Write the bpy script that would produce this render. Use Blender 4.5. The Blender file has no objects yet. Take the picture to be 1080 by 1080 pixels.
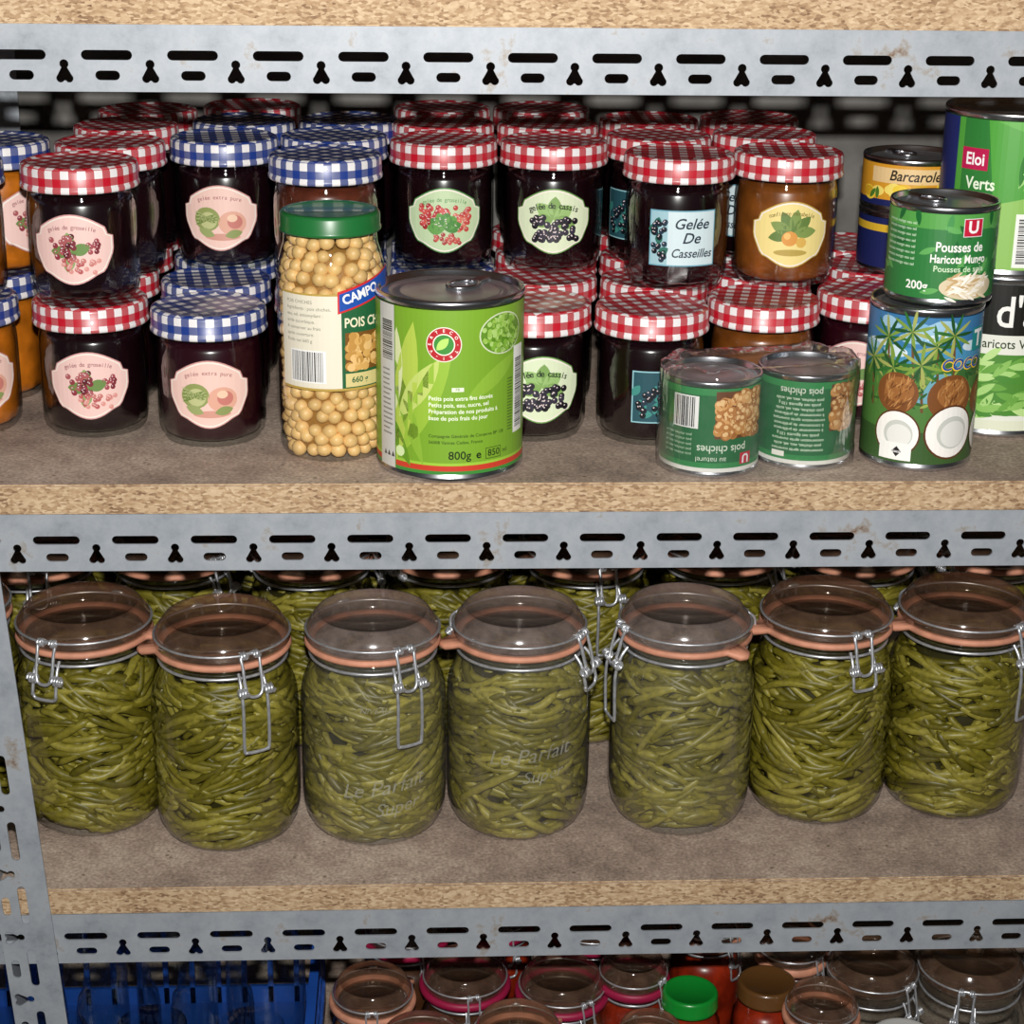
import bpy, bmesh, math, random
from mathutils import Vector, Matrix
random.seed(7)
scene = bpy.context.scene
COL = scene.collection
pi = math.pi
scene.view_settings.view_transform = 'Standard'

# ------------------------------------------------------------------ materials
def lin(c):
    return tuple((x/12.92 if x <= 0.04045 else ((x+0.055)/1.055)**2.4) for x in c)
def hexc(h):
    h = h.lstrip('#')
    return lin(tuple(int(h[i:i+2], 16)/255 for i in (0, 2, 4)))
def newmat(name):
    m = bpy.data.materials.new(name); m.use_nodes = True
    nt = m.node_tree
    return m, nt, nt.nodes, nt.links, nt.nodes['Principled BSDF']
def solid(name, col, rough=.45, metal=0, coat=0, var=0, scale=60, bump=0, spec=.5, bscale=None):
    m, nt, N, L, b = newmat(name)
    b.inputs['Base Color'].default_value = (*col, 1)
    b.inputs['Roughness'].default_value = rough
    b.inputs['Metallic'].default_value = metal
    b.inputs['Coat Weight'].default_value = coat
    b.inputs['Specular IOR Level'].default_value = spec
    if var or bump:
        tc = N.new('ShaderNodeTexCoord'); nz = N.new('ShaderNodeTexNoise')
        nz.inputs['Scale'].default_value = scale; nz.inputs['Detail'].default_value = 5
        L.new(tc.outputs['Object'], nz.inputs['Vector'])
        if var:
            r = N.new('ShaderNodeValToRGB')
            r.color_ramp.elements[0].position = .3; r.color_ramp.elements[1].position = .7
            r.color_ramp.elements[0].color = (*[c*(1-var) for c in col], 1)
            r.color_ramp.elements[1].color = (*[min(1, c*(1+var)) for c in col], 1)
            L.new(nz.outputs['Fac'], r.inputs['Fac']); L.new(r.outputs['Color'], b.inputs['Base Color'])
        if bump:
            bp = N.new('ShaderNodeBump'); bp.inputs['Strength'].default_value = bump
            bp.inputs['Distance'].default_value = .001
            n2 = nz
            if bscale:
                n2 = N.new('ShaderNodeTexNoise'); n2.inputs['Scale'].default_value = bscale
                L.new(tc.outputs['Object'], n2.inputs['Vector'])
            L.new(n2.outputs['Fac'], bp.inputs['Height']); L.new(bp.outputs['Normal'], b.inputs['Normal'])
    return m
_pc = {}
def P(h):
    if h not in _pc:
        _pc[h] = solid('print_' + h, hexc(h), rough=.4)
    return _pc[h]
def glassmat(name, tint=(.96, .98, .97), base=.05, k=.75, power=2.5, rough=.03, bump=0, milk=0, milkcol=(.5, .45, .4)):
    m = bpy.data.materials.new(name); m.use_nodes = True
    nt = m.node_tree; N = nt.nodes; L = nt.links; N.clear()
    o = N.new('ShaderNodeOutputMaterial'); mx = N.new('ShaderNodeMixShader')
    t = N.new('ShaderNodeBsdfTransparent'); g = N.new('ShaderNodeBsdfGlossy')
    t.inputs['Color'].default_value = (*tint, 1)
    g.inputs['Roughness'].default_value = rough
    lw = N.new('ShaderNodeLayerWeight'); lw.inputs['Blend'].default_value = .5
    p = N.new('ShaderNodeMath'); p.operation = 'POWER'; p.inputs[1].default_value = power
    ma = N.new('ShaderNodeMath'); ma.operation = 'MULTIPLY_ADD'
    ma.inputs[1].default_value = k; ma.inputs[2].default_value = base
    L.new(lw.outputs['Facing'], p.inputs[0]); L.new(p.outputs[0], ma.inputs[0])
    L.new(ma.outputs[0], mx.inputs['Fac'])
    tout = t
    if milk:
        df = N.new('ShaderNodeBsdfDiffuse'); df.inputs['Color'].default_value = (*milkcol, 1)
        m2 = N.new('ShaderNodeMixShader')
        tc = N.new('ShaderNodeTexCoord'); nz = N.new('ShaderNodeTexNoise'); nz.inputs['Scale'].default_value = 60
        nz.inputs['Detail'].default_value = 8; nz.inputs['Roughness'].default_value = .7
        L.new(tc.outputs['Object'], nz.inputs['Vector'])
        mr = N.new('ShaderNodeMapRange'); mr.inputs[1].default_value = .3; mr.inputs[2].default_value = .7
        mr.inputs[3].default_value = milk*.4; mr.inputs[4].default_value = milk*1.6
        L.new(nz.outputs['Fac'], mr.inputs[0]); L.new(mr.outputs[0], m2.inputs['Fac'])
        L.new(t.outputs[0], m2.inputs[1]); L.new(df.outputs[0], m2.inputs[2]); tout = m2
    L.new(tout.outputs[0], mx.inputs[1]); L.new(g.outputs[0], mx.inputs[2]); L.new(mx.outputs[0], o.inputs['Surface'])
    if bump:
        tc = N.new('ShaderNodeTexCoord'); nz = N.new('ShaderNodeTexNoise'); nz.inputs['Scale'].default_value = 45
        nz.inputs['Detail'].default_value = 3
        mp = N.new('ShaderNodeMapping'); mp.inputs['Scale'].default_value = (1, 1, .35)
        bp = N.new('ShaderNodeBump'); bp.inputs['Strength'].default_value = bump; bp.inputs['Distance'].default_value = .004
        L.new(tc.outputs['Object'], mp.inputs[0]); L.new(mp.outputs[0], nz.inputs['Vector'])
        L.new(nz.outputs['Fac'], bp.inputs['Height'])
        L.new(bp.outputs['Normal'], g.inputs['Normal'])
    return m

GLASS = glassmat('clear_glass')
GLASS_DUSTY = glassmat('dusty_glass', milk=.06, milkcol=(.55, .53, .46), base=.06)
GLASS_LID = glassmat('lid_glass', tint=(.84, .78, .72), base=.08, k=.75, power=1.8, rough=.08, milk=.16, milkcol=(.34, .20, .13))
GLASS_LID_D = glassmat('dusty_lid_glass', tint=(.84, .80, .76), base=.08, k=.7, power=1.8, rough=.12, milk=.24, milkcol=(.46, .37, .33))
EMBOSS = glassmat('embossed_glass', tint=(1, 1, 1), base=.08, k=.3, power=1, rough=.3, milk=.22, milkcol=(.85, .85, .72))
FILM = glassmat('plastic_film', tint=(.98, .98, .98), base=.09, k=.6, power=1.3, rough=.12, bump=1.0, milk=.03, milkcol=(.8, .8, .8))
WIRE = solid('galvanised_wire', (.6, .62, .65), rough=.35, metal=.7, var=.2, scale=200)
RUBBER = solid('orange_rubber', hexc('cc8e72'), rough=.6, var=.18, scale=80)
RUBBER_RED = solid('crimson_rubber', hexc('981440'), rough=.5)
TIN = solid('tinplate', (.62, .63, .66), rough=.25, metal=1)
TIN_DULL = solid('tinplate_top', (.55, .56, .58), rough=.35, metal=.9, var=.1, scale=80)
GREENLID = solid('green_lid_paint', hexc('1d6a33'), rough=.35, coat=.4)

def gingham(name, c):
    m, nt, N, L, b = newmat(name)
    uv = N.new('ShaderNodeUVMap'); sx = N.new('ShaderNodeSeparateXYZ'); L.new(uv.outputs[0], sx.inputs[0])
    outs = []
    for k in range(2):
        f = N.new('ShaderNodeMath'); f.operation = 'FRACT'; L.new(sx.outputs[k], f.inputs[0])
        g = N.new('ShaderNodeMath'); g.operation = 'GREATER_THAN'; g.inputs[1].default_value = .5
        L.new(f.outputs[0], g.inputs[0]); outs.append(g)
    a = N.new('ShaderNodeMath'); a.operation = 'ADD'
    L.new(outs[0].outputs[0], a.inputs[0]); L.new(outs[1].outputs[0], a.inputs[1])
    d = N.new('ShaderNodeMath'); d.operation = 'MULTIPLY'; d.inputs[1].default_value = .5
    L.new(a.outputs[0], d.inputs[0])
    r = N.new('ShaderNodeValToRGB'); r.color_ramp.interpolation = 'CONSTANT'
    e = r.color_ramp.elements
    e[0].position = 0; e[0].color = (.80, .78, .78, 1)
    e[1].position = .3; e[1].color = (*[x*.8+.09 for x in c], 1)
    e3 = e.new(.8); e3.color = (*c, 1)
    L.new(d.outputs[0], r.inputs['Fac']); L.new(r.outputs['Color'], b.inputs['Base Color'])
    b.inputs['Roughness'].default_value = .35; b.inputs['Coat Weight'].default_value = .3
    return m
GING_R = gingham('red_gingham_tin', hexc('bc1428'))
GING_B = gingham('blue_gingham_tin', hexc('1c3884'))

JAM_DARK = solid('dark_jelly', (.008, .0015, .003), rough=.22, coat=.5)
JAM_PURPLE = solid('dark_purple_jelly', (.022, .002, .006), rough=.25, coat=.5)
JAM_BROWN = solid('red_brown_jam', (.10, .022, .010), rough=.3, coat=.4, var=.4, scale=60)
JAM_AMBER = solid('amber_jam', (.20, .058, .008), rough=.3, coat=.4, var=.4, scale=60)
JAM_ORANGE = solid('orange_marmalade', (.50, .14, .008), rough=.3, coat=.4, var=.35, scale=60)

def beans_mat():
    m, nt, N, L, b = newmat('cooked_green_bean')
    at = N.new('ShaderNodeAttribute'); at.attribute_name = 'rnd'
    r = N.new('ShaderNodeValToRGB')
    e = r.color_ramp.elements
    e[0].position = 0; e[0].color = (*hexc('5c540e'), 1)
    e[1].position = 1; e[1].color = (*hexc('a2963e'), 1)
    x = e.new(.5); x.color = (*hexc('7c721c'), 1)
    L.new(at.outputs['Fac'], r.inputs['Fac'])
    tc = N.new('ShaderNodeTexCoord'); nz = N.new('ShaderNodeTexNoise'); nz.inputs['Scale'].default_value = 250
    L.new(tc.outputs['Object'], nz.inputs['Vector'])
    mr = N.new('ShaderNodeMapRange'); mr.inputs[1].default_value = .3; mr.inputs[2].default_value = .7; mr.inputs[3].default_value = .72; mr.inputs[4].default_value = 1.08
    L.new(nz.outputs['Fac'], mr.inputs[0])
    mx = N.new('ShaderNodeMix'); mx.data_type = 'RGBA'; mx.blend_type = 'MULTIPLY'; mx.inputs['Factor'].default_value = 1
    L.new(r.outputs['Color'], mx.inputs[6]); L.new(mr.outputs[0], mx.inputs[7])
    L.new(mx.outputs[2], b.inputs['Base Color'])
    b.inputs['Roughness'].default_value = .45
    return m
BEAN = beans_mat()
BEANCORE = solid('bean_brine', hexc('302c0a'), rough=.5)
PEA = solid('chickpea', hexc('e0b878'), rough=.45, var=.15, scale=70)
PEACORE = solid('chickpea_brine', hexc('9a6f34'), rough=.5)

def steel_mat():
    m, nt, N, L, b = newmat('grey_enamelled_steel')
    tc = N.new('ShaderNodeTexCoord')
    n1 = N.new('ShaderNodeTexNoise'); n1.inputs['Scale'].default_value = 22; n1.inputs['Detail'].default_value = 10
    n1.inputs['Roughness'].default_value = .75
    L.new(tc.outputs['Object'], n1.inputs['Vector'])
    r = N.new('ShaderNodeValToRGB'); e = r.color_ramp.elements
    e[0].position = .30; e[0].color = (*hexc('7c8288'), 1)
    e[1].position = .58; e[1].color = (*hexc('a2a8ae'), 1)
    x = e.new(.44); x.color = (*hexc('949ba2'), 1)
    x = e.new(.65); x.color = (*hexc('938c84'), 1)
    x = e.new(.70); x.color = (*hexc('6a4a34'), 1)
    L.new(n1.outputs['Fac'], r.inputs['Fac']); L.new(r.outputs['Color'], b.inputs['Base Color'])
    b.inputs['Roughness'].default_value = .5; b.inputs['Metallic'].default_value = .12
    return m
STEEL = steel_mat()
def chip_mat(name, cols, sc):
    m, nt, N, L, b = newmat(name)
    tc = N.new('ShaderNodeTexCoord'); mp = N.new('ShaderNodeMapping')
    mp.inputs['Scale'].default_value = (1, 1, 2.2)
    L.new(tc.outputs['Object'], mp.inputs[0])
    v = N.new('ShaderNodeTexVoronoi'); v.inputs['Scale'].default_value = sc
    L.new(mp.outputs[0], v.inputs['Vector'])
    n = N.new('ShaderNodeTexNoise'); n.inputs['Scale'].default_value = sc*.6; n.inputs['Detail'].default_value = 8
    n.inputs['Roughness'].default_value = .75
    L.new(mp.outputs[0], n.inputs['Vector'])
    nb = N.new('ShaderNodeTexNoise'); nb.inputs['Scale'].default_value = 12; nb.inputs['Detail'].default_value = 4
    L.new(tc.outputs['Object'], nb.inputs['Vector'])
    sep = N.new('ShaderNodeSeparateColor'); L.new(v.outputs['Color'], sep.inputs[0])
    ad = N.new('ShaderNodeMath'); ad.operation = 'MULTIPLY_ADD'; ad.inputs[1].default_value = .30
    mu = N.new('ShaderNodeMath'); mu.operation = 'MULTIPLY'; mu.inputs[1].default_value = .45
    mu2 = N.new('ShaderNodeMath'); mu2.operation = 'MULTIPLY_ADD'; mu2.inputs[1].default_value = .30
    L.new(n.outputs['Fac'], mu.inputs[0]); L.new(nb.outputs['Fac'], mu2.inputs[0]); L.new(mu.outputs[0], mu2.inputs[2])
    L.new(sep.outputs[0], ad.inputs[0]); L.new(mu2.outputs[0], ad.inputs[2])
    r = N.new('ShaderNodeValToRGB'); e = r.color_ramp.elements
    e[0].position = .30; e[0].color = (*hexc(cols[0]), 1)
    e[1].position = .72; e[1].color = (*hexc(cols[2]), 1)
    x = e.new(.46); x.color = (*hexc(cols[1]), 1)
    L.new(ad.outputs[0], r.inputs['Fac']); L.new(r.outputs['Color'], b.inputs['Base Color'])
    b.inputs['Roughness'].default_value = .85
    bp = N.new('ShaderNodeBump'); bp.inputs['Strength'].default_value = .5; bp.inputs['Distance'].default_value = .001
    L.new(ad.outputs[0], bp.inputs['Height']); L.new(bp.outputs['Normal'], b.inputs['Normal'])
    return m
CHIP_EDGE = chip_mat('chipboard_edge', ('6a4c36', 'aa8c6a', 'd0b896'), 300)
def top_mat():
    m, nt, N, L, b = newmat('dusty_chipboard_top')
    tc = N.new('ShaderNodeTexCoord')
    n = N.new('ShaderNodeTexNoise'); n.inputs['Scale'].default_value = 7; n.inputs['Detail'].default_value = 14
    n.inputs['Roughness'].default_value = .85; n.inputs['Distortion'].default_value = .2
    n2 = N.new('ShaderNodeTexNoise'); n2.inputs['Scale'].default_value = 380; n2.inputs['Detail'].default_value = 2
    for q in (n, n2): L.new(tc.outputs['Object'], q.inputs['Vector'])
    r = N.new('ShaderNodeValToRGB'); e = r.color_ramp.elements
    e[0].position = .36; e[0].color = (*hexc('76655b'), 1)
    e[1].position = .63; e[1].color = (*hexc('c6b4a2'), 1)
    x = e.new(.5); x.color = (*hexc('a59283'), 1)
    L.new(n.outputs['Fac'], r.inputs['Fac'])
    mx = N.new('ShaderNodeMix'); mx.data_type = 'RGBA'; mx.blend_type = 'OVERLAY'; mx.inputs['Factor'].default_value = .75
    L.new(r.outputs['Color'], mx.inputs[6]); L.new(n2.outputs['Fac'], mx.inputs[7])
    # scattered dark specks
    v = N.new('ShaderNodeTexVoronoi'); v.inputs['Scale'].default_value = 55; L.new(tc.outputs['Object'], v.inputs['Vector'])
    lt = N.new('ShaderNodeMath'); lt.operation = 'LESS_THAN'; lt.inputs[1].default_value = .09; L.new(v.outputs['Distance'], lt.inputs[0])
    m3 = N.new('ShaderNodeMix'); m3.data_type = 'RGBA'; m3.inputs[7].default_value = (*hexc('5a4636'), 1)
    sc = N.new('ShaderNodeMath'); sc.operation = 'MULTIPLY'; sc.inputs[1].default_value = .6; L.new(lt.outputs[0], sc.inputs[0])
    L.new(sc.outputs[0], m3.inputs['Factor']); L.new(mx.outputs[2], m3.inputs[6])
    L.new(m3.outputs[2], b.inputs['Base Color']); b.inputs['Roughness'].default_value = .8
    return m
CHIP_TOP = top_mat()
WALLM = solid('concrete_wall', hexc('6e6c68'), rough=.9, var=.4, scale=14, bump=.4, bscale=90)
FLOORM = solid('concrete_floor', hexc('77726a'), rough=.9, var=.3, scale=8)

# ------------------------------------------------------------------ mesh helpers
def mesh_from_bm(bm, name, mats, smooth=True):
    me = bpy.data.meshes.new(name)
    bm.to_mesh(me); bm.free()
    for m in mats: me.materials.append(m)
    if smooth:
        me.polygons.foreach_set('use_smooth', [True]*len(me.polygons))
    return me
def lathe(prof, seg=48, mats=None, name='lathe', uvp=None, rmod=None, sharp=False):
    """prof: list of (r,z[,matindex])"""
    bm = bmesh.new(); rings = []
    uvl = bm.loops.layers.uv.new('UVMap') if uvp else None
    for p in prof:
        r, z = p[0], p[1]
        if r < 1e-6: rings.append([bm.verts.new((0, 0, z))])
        else:
            ring = []
            for i in range(seg):
                a = 2*pi*i/seg
                rr = r*(rmod(a, z) if rmod else 1)
                ring.append(bm.verts.new((rr*math.cos(a), rr*math.sin(a), z)))
            rings.append(ring)
    for k in range(len(rings)-1):
        A, B = rings[k], rings[k+1]; mi = prof[k][2] if len(prof[k]) > 2 else 0
        for i in range(seg):
            j = (i+1) % seg
            if len(A) == 1 and len(B) == 1: continue
            if len(A) == 1: vs = [A[0], B[j], B[i]]
            elif len(B) == 1: vs = [A[i], A[j], B[0]]
            else: vs = [A[i], A[j], B[j], B[i]]
            f = bm.faces.new(vs); f.material_index = mi
            if uvp:
                side = abs(prof[k+1][1]-prof[k][1]) > abs(prof[k+1][0]-prof[k][0])
                for l in f.loops:
                    c = l.vert.co
                    if side:
                        a = math.atan2(c.y, c.x)
                        if a < 0: a += 2*pi
                        if j == 0 and a < .5: a += 2*pi
                        l[uvl].uv = (a/(2*pi)*22, c.z/uvp)
                    else: l[uvl].uv = (c.x/uvp, c.y/uvp)
    return mesh_from_bm(bm, name, mats or [])
def box_bm(bm, x0, y0, z0, x1, y1, z1, mi=0, bevel=0):
    vs = [bm.verts.new(v) for v in [(x0, y0, z0), (x1, y0, z0), (x1, y1, z0), (x0, y1, z0), (x0, y0, z1), (x1, y0, z1), (x1, y1, z1), (x0, y1, z1)]]
    fs = []
    for q in [(0, 3, 2, 1), (4, 5, 6, 7), (0, 1, 5, 4), (1, 2, 6, 5), (2, 3, 7, 6), (3, 0, 4, 7)]:
        f = bm.faces.new([vs[i] for i in q]); f.material_index = mi; fs.append(f)
    return fs
def curve_mesh(paths, depth, mat, name='wire', res=2):
    cu = bpy.data.curves.new(name, 'CURVE'); cu.dimensions = '3D'; cu.bevel_depth = depth; cu.bevel_resolution = res
    cu.use_fill_caps = True
    for pts, cyc in paths:
        s = cu.splines.new('POLY'); s.points.add(len(pts)-1)
        for i, p in enumerate(pts): s.points[i].co = (*p, 1)
        s.use_cyclic_u = cyc
    ob = bpy.data.objects.new('tmp', cu); COL.objects.link(ob)
    dg = bpy.context.evaluated_depsgraph_get()
    me = bpy.data.meshes.new_from_object(ob.evaluated_get(dg))
    bpy.data.objects.remove(ob); bpy.data.curves.remove(cu)
    me.materials.clear(); me.materials.append(mat)
    me.polygons.foreach_set('use_smooth', [True]*len(me.polygons))
    me.name = name
    return me
def ringpts(r, z, n=48):
    return [(r*math.cos(2*pi*i/n), r*math.sin(2*pi*i/n), z) for i in range(n)]
def smooth_path(pts, n=6, cyc=False):
    out = []; m = len(pts)
    P_ = [Vector(p) for p in pts]
    rng = range(m if cyc else m-1)
    for i in rng:
        p0 = P_[(i-1) % m] if (cyc or i > 0) else P_[i]
        p1 = P_[i]; p2 = P_[(i+1) % m]
        p3 = P_[(i+2) % m] if (cyc or i+2 < m) else p2
        for k in range(n):
            t = k/n
            out.append(tuple(.5*((2*p1)+(p2-p0)*t+(2*p0-5*p1+4*p2-p3)*t*t+(3*p1-p0-3*p2+p3)*t**3)))
    if not cyc: out.append(tuple(P_[-1]))
    return out

# ------------------------------------------------------------------ things
def thing(name, label, cat, loc, rotz, parts, group=None, scale=None):
    e = bpy.data.objects.new(name, None); e.empty_display_size = .03
    COL.objects.link(e); e.location = loc; e.rotation_euler = (0, 0, rotz)
    if scale: e.scale = scale
    e['label'] = label; e['category'] = cat
    if group: e['group'] = group
    for p in parts:
        o = bpy.data.objects.new(p[0], p[1]); COL.objects.link(o); o.parent = e
        if len(p) > 2 and p[2]:
            for k, v in p[2].items():
                if k == 'rot': o.rotation_euler = (0, 0, v)
                elif k == 'tilt': o.rotation_euler = (0, v, 0)
                elif k == 'loc': o.location = v
                else: o[k] = v
    return e

# ------------------------------------------------------------------ printed art
_tc = {}
def text_geo(s, bold=0, shear=0, align='CENTER'):
    key = (s, bold, shear, align)
    if key in _tc: return _tc[key]
    cu = bpy.data.curves.new('t', 'FONT'); cu.body = s; cu.size = 1; cu.align_x = align; cu.align_y = 'CENTER'
    cu.offset = bold; cu.shear = shear; cu.resolution_u = 3
    ob = bpy.data.objects.new('t', cu); COL.objects.link(ob)
    dg = bpy.context.evaluated_depsgraph_get()
    me = bpy.data.meshes.new_from_object(ob.evaluated_get(dg))
    res = ([(v.co.x, v.co.y) for v in me.vertices], [tuple(p.vertices) for p in me.polygons])
    bpy.data.objects.remove(ob); bpy.data.curves.remove(cu); bpy.data.meshes.remove(me)
    _tc[key] = res
    return res
class Art:
    def __init__(s): s.it = []; s.n = 0
    def add(s, vs, fs, col, layer):
        s.it.append((vs, fs, col, layer)); return s
    def poly(s, pts, col, layer=1):
        return s.add(pts, [tuple(range(len(pts)))], col, layer)
    def rect(s, x0, y0, x1, y1, col, layer=1):
        return s.poly([(x0, y0), (x1, y0), (x1, y1), (x0, y1)], col, layer)
    def ell(s, cx, cy, rx, ry, col, layer=1, n=20, rot=0):
        c, q = math.cos(rot), math.sin(rot)
        pts = []
        for i in range(n):
            a = 2*pi*i/n; x, y = rx*math.cos(a), ry*math.sin(a)
            pts.append((cx+x*c-y*q, cy+x*q+y*c))
        return s.poly(pts, col, layer)
    def leaf(s, x, y, l, w, rot, col, layer=2):
        c, q = math.cos(rot), math.sin(rot); pts = []
        n = 8
        for i in range(n+1):
            t = i/n; pts.append((t*l, w*math.sin(pi*t)**.8))
        for i in range(n-1, 0, -1):
            t = i/n; pts.append((t*l, -w*math.sin(pi*t)**.8))
        return s.poly([(x+a*c-b*q, y+a*q+b*c) for a, b in pts], col, layer)
    def text(s, t, x, y, size, col, layer=4, align='CENTER', rot=0, shear=0, bold=0, sx=1):
        vs, fs = text_geo(t, bold, shear, align); c, q = math.cos(rot), math.sin(rot)
        return s.add([(x+(a*sx*c-b*q)*size, y+(a*sx*q+b*c)*size) for a, b in vs], fs, col, layer)
    def barcode(s, x, y, w, h, layer=3, vert=False, seed=1, bg='f2f2ee'):
        rr = random.Random(seed)
        s.rect(x-.001, y-.001, x+w+.001, y+h+.001, bg, layer)
        L = h if vert else w; p = 0
        while p < L-.0012:
            t = rr.choice([.0004, .0006, .001])
            if vert: s.rect(x, y+p, x+w, y+p+t, '1a1a1a', layer+1)
            else: s.rect(x+p, y, x+p+t, y+h, '1a1a1a', layer+1)
            p += t+rr.choice([.0004, .0006, .0009])
        return s
    def build(s, name, r, z0, th=0, mat_override=None, step=.004):
        cols = []; bm = bmesh.new(); lay = bm.verts.layers.float.new('lay')
        for vs, fs, col, layer in s.it:
            if col not in cols: cols.append(col)
            mi = cols.index(col)
            bv = []
            for x, y in vs:
                v = bm.verts.new((x, y, 0)); v[lay] = layer; bv.append(v)
            for f in fs:
                try:
                    ff = bm.faces.new([bv[i] for i in f]); ff.material_index = mi
                except ValueError: pass
        bmesh.ops.triangulate(bm, faces=[f for f in bm.faces if len(f.verts) > 4])
        xs = [v.co.x for v in bm.verts]; k = math.floor(min(xs)/step)+1
        while k*step < max(xs):
            bmesh.ops.bisect_plane(bm, geom=bm.verts[:]+bm.edges[:]+bm.faces[:], plane_co=(k*step, 0, 0), plane_no=(1, 0, 0), dist=1e-6)
            k += 1
        for v in bm.verts:
            x, y = v.co.x, v.co.y; a = x/r+th
            rr = r+.0002+.00010*v[lay]
            v.co = (rr*math.sin(a), -rr*math.cos(a), z0+y)
        mats = [mat_override]*len(cols) if mat_override else [P(c) for c in cols]
        return mesh_from_bm(bm, name, mats, smooth=False)

# =================================================================== STRUCTURE
def structure(name, bx, mat):
    bm = bmesh.new(); box_bm(bm, *bx)
    o = bpy.data.objects.new(name, mesh_from_bm(bm, name, [mat], smooth=False)); COL.objects.link(o)
    o['kind'] = 'structure'; o['label'] = name.replace('_', ' '); return o
FLOOR_Z = -1.08
structure('wall_back', (-1.6, .50, FLOOR_Z, 1.6, .60, 1.1), WALLM)
structure('floor', (-1.6, -1.6, FLOOR_Z-.1, 1.6, .60, FLOOR_Z), FLOORM)

# ------------------------------------------------------------------ shelving unit
def slot(cx, cy, hw, hh, n=6):
    pts = []
    for i in range(n+1):
        a = -pi/2+pi*i/n; pts.append((cx+hw-hh+hh*math.cos(a), cy+hh*math.sin(a)))
    for i in range(n+1):
        a = pi/2+pi*i/n; pts.append((cx-hw+hh+hh*math.cos(a), cy+hh*math.sin(a)))
    return pts
def keyhole(cx, cy):
    # trefoil key slot: wide two-lobed base and a round top
    pts = []
    for i in range(7):
        a = math.radians(130+200*i/6); pts.append((cx-.0028+.0028*math.cos(a), cy-.0040+.0028*math.sin(a)))
    for i in range(7):
        a = math.radians(-150+200*i/6); pts.append((cx+.0028+.0028*math.cos(a), cy-.0040+.0028*math.sin(a)))
    for i in range(9):
        a = math.radians(-50+280*i/8); pts.append((cx+.0030*math.cos(a), cy+.0052+.0030*math.sin(a)))
    return pts
def perforated(L0, L1, W, pitch, thick=.0016, flip=False):
    """plate in local XY: x from L0..L1, y from -W..0"""
    cu = bpy.data.curves.new('pl', 'CURVE'); cu.dimensions = '2D'; cu.fill_mode = 'BOTH'; cu.extrude = thick/2
    def sp(pts):
        s = cu.splines.new('POLY'); s.points.add(len(pts)-1)
        for i, p in enumerate(pts): s.points[i].co = (p[0], p[1], 0, 1)
        s.use_cyclic_u = True
    sp([(L0, -W), (L1, -W), (L1, 0), (L0, 0)])
    k = L0+pitch*.35
    while k < L1-.03:
        sp(slot(k, -.0195, .0165, .0032))
        sp(slot(k, -.0325, .0080, .0031))
        if k+pitch/2 < L1-.012: sp(keyhole(k+pitch/2, -.0305))
        k += pitch
    ob = bpy.data.objects.new('pl', cu); COL.objects.link(ob)
    dg = bpy.context.evaluated_depsgraph_get()
    me = bpy.data.meshes.new_from_object(ob.evaluated_get(dg))
    bpy.data.objects.remove(ob); bpy.data.curves.remove(cu)
    return me
def beam_mesh(name, x0, x1, W, back=False):
    pl = perforated(x0, x1, W, .0555)
    bm = bmesh.new(); bm.from_mesh(pl); bpy.data.meshes.remove(pl)
    for v in bm.verts:
        x, y, z = v.co; v.co = (x, -z*1.0+.0008 if not back else z-.0008, y)
    y0, y1 = (0.0016, .034) if not back else (-.034, -.0016)
    box_bm(bm, x0, y0, -.0016, x1, y1, 0)
    bmesh.ops.recalc_face_normals(bm, faces=bm.faces[:])
    me = mesh_from_bm(bm, name, [STEEL], smooth=False)
    return me
def post_mesh(name, z0, z1, W, mirror=False, back=False):
    pl = perforated(z0, z1, W, .0555)
    bm = bmesh.new(); bm.from_mesh(pl); bpy.data.meshes.remove(pl)
    for v in bm.verts:
        x, y, z = v.co; v.co = ((y+W) if not mirror else -(y+W), (-z if not back else z), x)
    sx = -1 if mirror else 1
    a, b = sorted((0, sx*.0016)); y0, y1 = ((.0008, .036) if not back else (.0008, .036))
    box_bm(bm, a, y0, z0, b, y1, z1)
    bmesh.ops.recalc_face_normals(bm, faces=bm.faces[:])
    return mesh_from_bm(bm, name, [STEEL], smooth=False)
BX0, BX1 = -.62, .80
SHELF_Z = {'top': .337, 'mid': 0.0, 'low': -.325, 'base': -.655}
TH = .022
def board(name, z, t=TH):
    bm = bmesh.new()
    fs = box_bm(bm, BX0, .0, -t, BX1, .455, 0, 1)
    bmesh.ops.bevel(bm, geom=bm.edges[:], offset=.0012, segments=2, affect='EDGES')
    for f in bm.faces: f.material_index = 0 if f.normal.z > .9 else 1
    return mesh_from_bm(bm, name, [CHIP_TOP, CHIP_EDGE], smooth=False)
parts = []
bmesh_board = board('shelf_board', 0)
beam_f = beam_mesh('beam', BX0, BX1, .043); beam_b = beam_mesh('beam_rear', BX0, BX1, .043, back=True)
for k, z in SHELF_Z.items():
    ob = bpy.data.objects.new('shelf_board', bmesh_board); COL.objects.link(ob); ob.location = (0, 0, z)
    ob['label'] = 'worn chipboard shelf resting on grey slotted steel beams'; ob['category'] = 'shelf'; ob['group'] = 'chipboard shelves of the rack'
    parts.append(('beam', beam_f, {'loc': (0, 0, z-TH)}))
    parts.append(('beam', beam_b, {'loc': (0, .455, z-TH)}))
pm = post_mesh('post', FLOOR_Z, .62, .040)
pmr = post_mesh('post_r', FLOOR_Z, .62, .040, mirror=True)
pmb = post_mesh('post_b', FLOOR_Z, .62, .040, back=True)
pmbr = post_mesh('post_br', FLOOR_Z, .62, .040, mirror=True, back=True)
parts += [('post', pm, {'loc': (-.4085, -.0012, 0), 'tilt': -.060}), ('post', pmr, {'loc': (.79, -.0012, 0)}),
          ('post', pmb, {'loc': (-.460, .4565, 0)}), ('post', pmbr, {'loc': (.79, .4565, 0)})]
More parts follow.
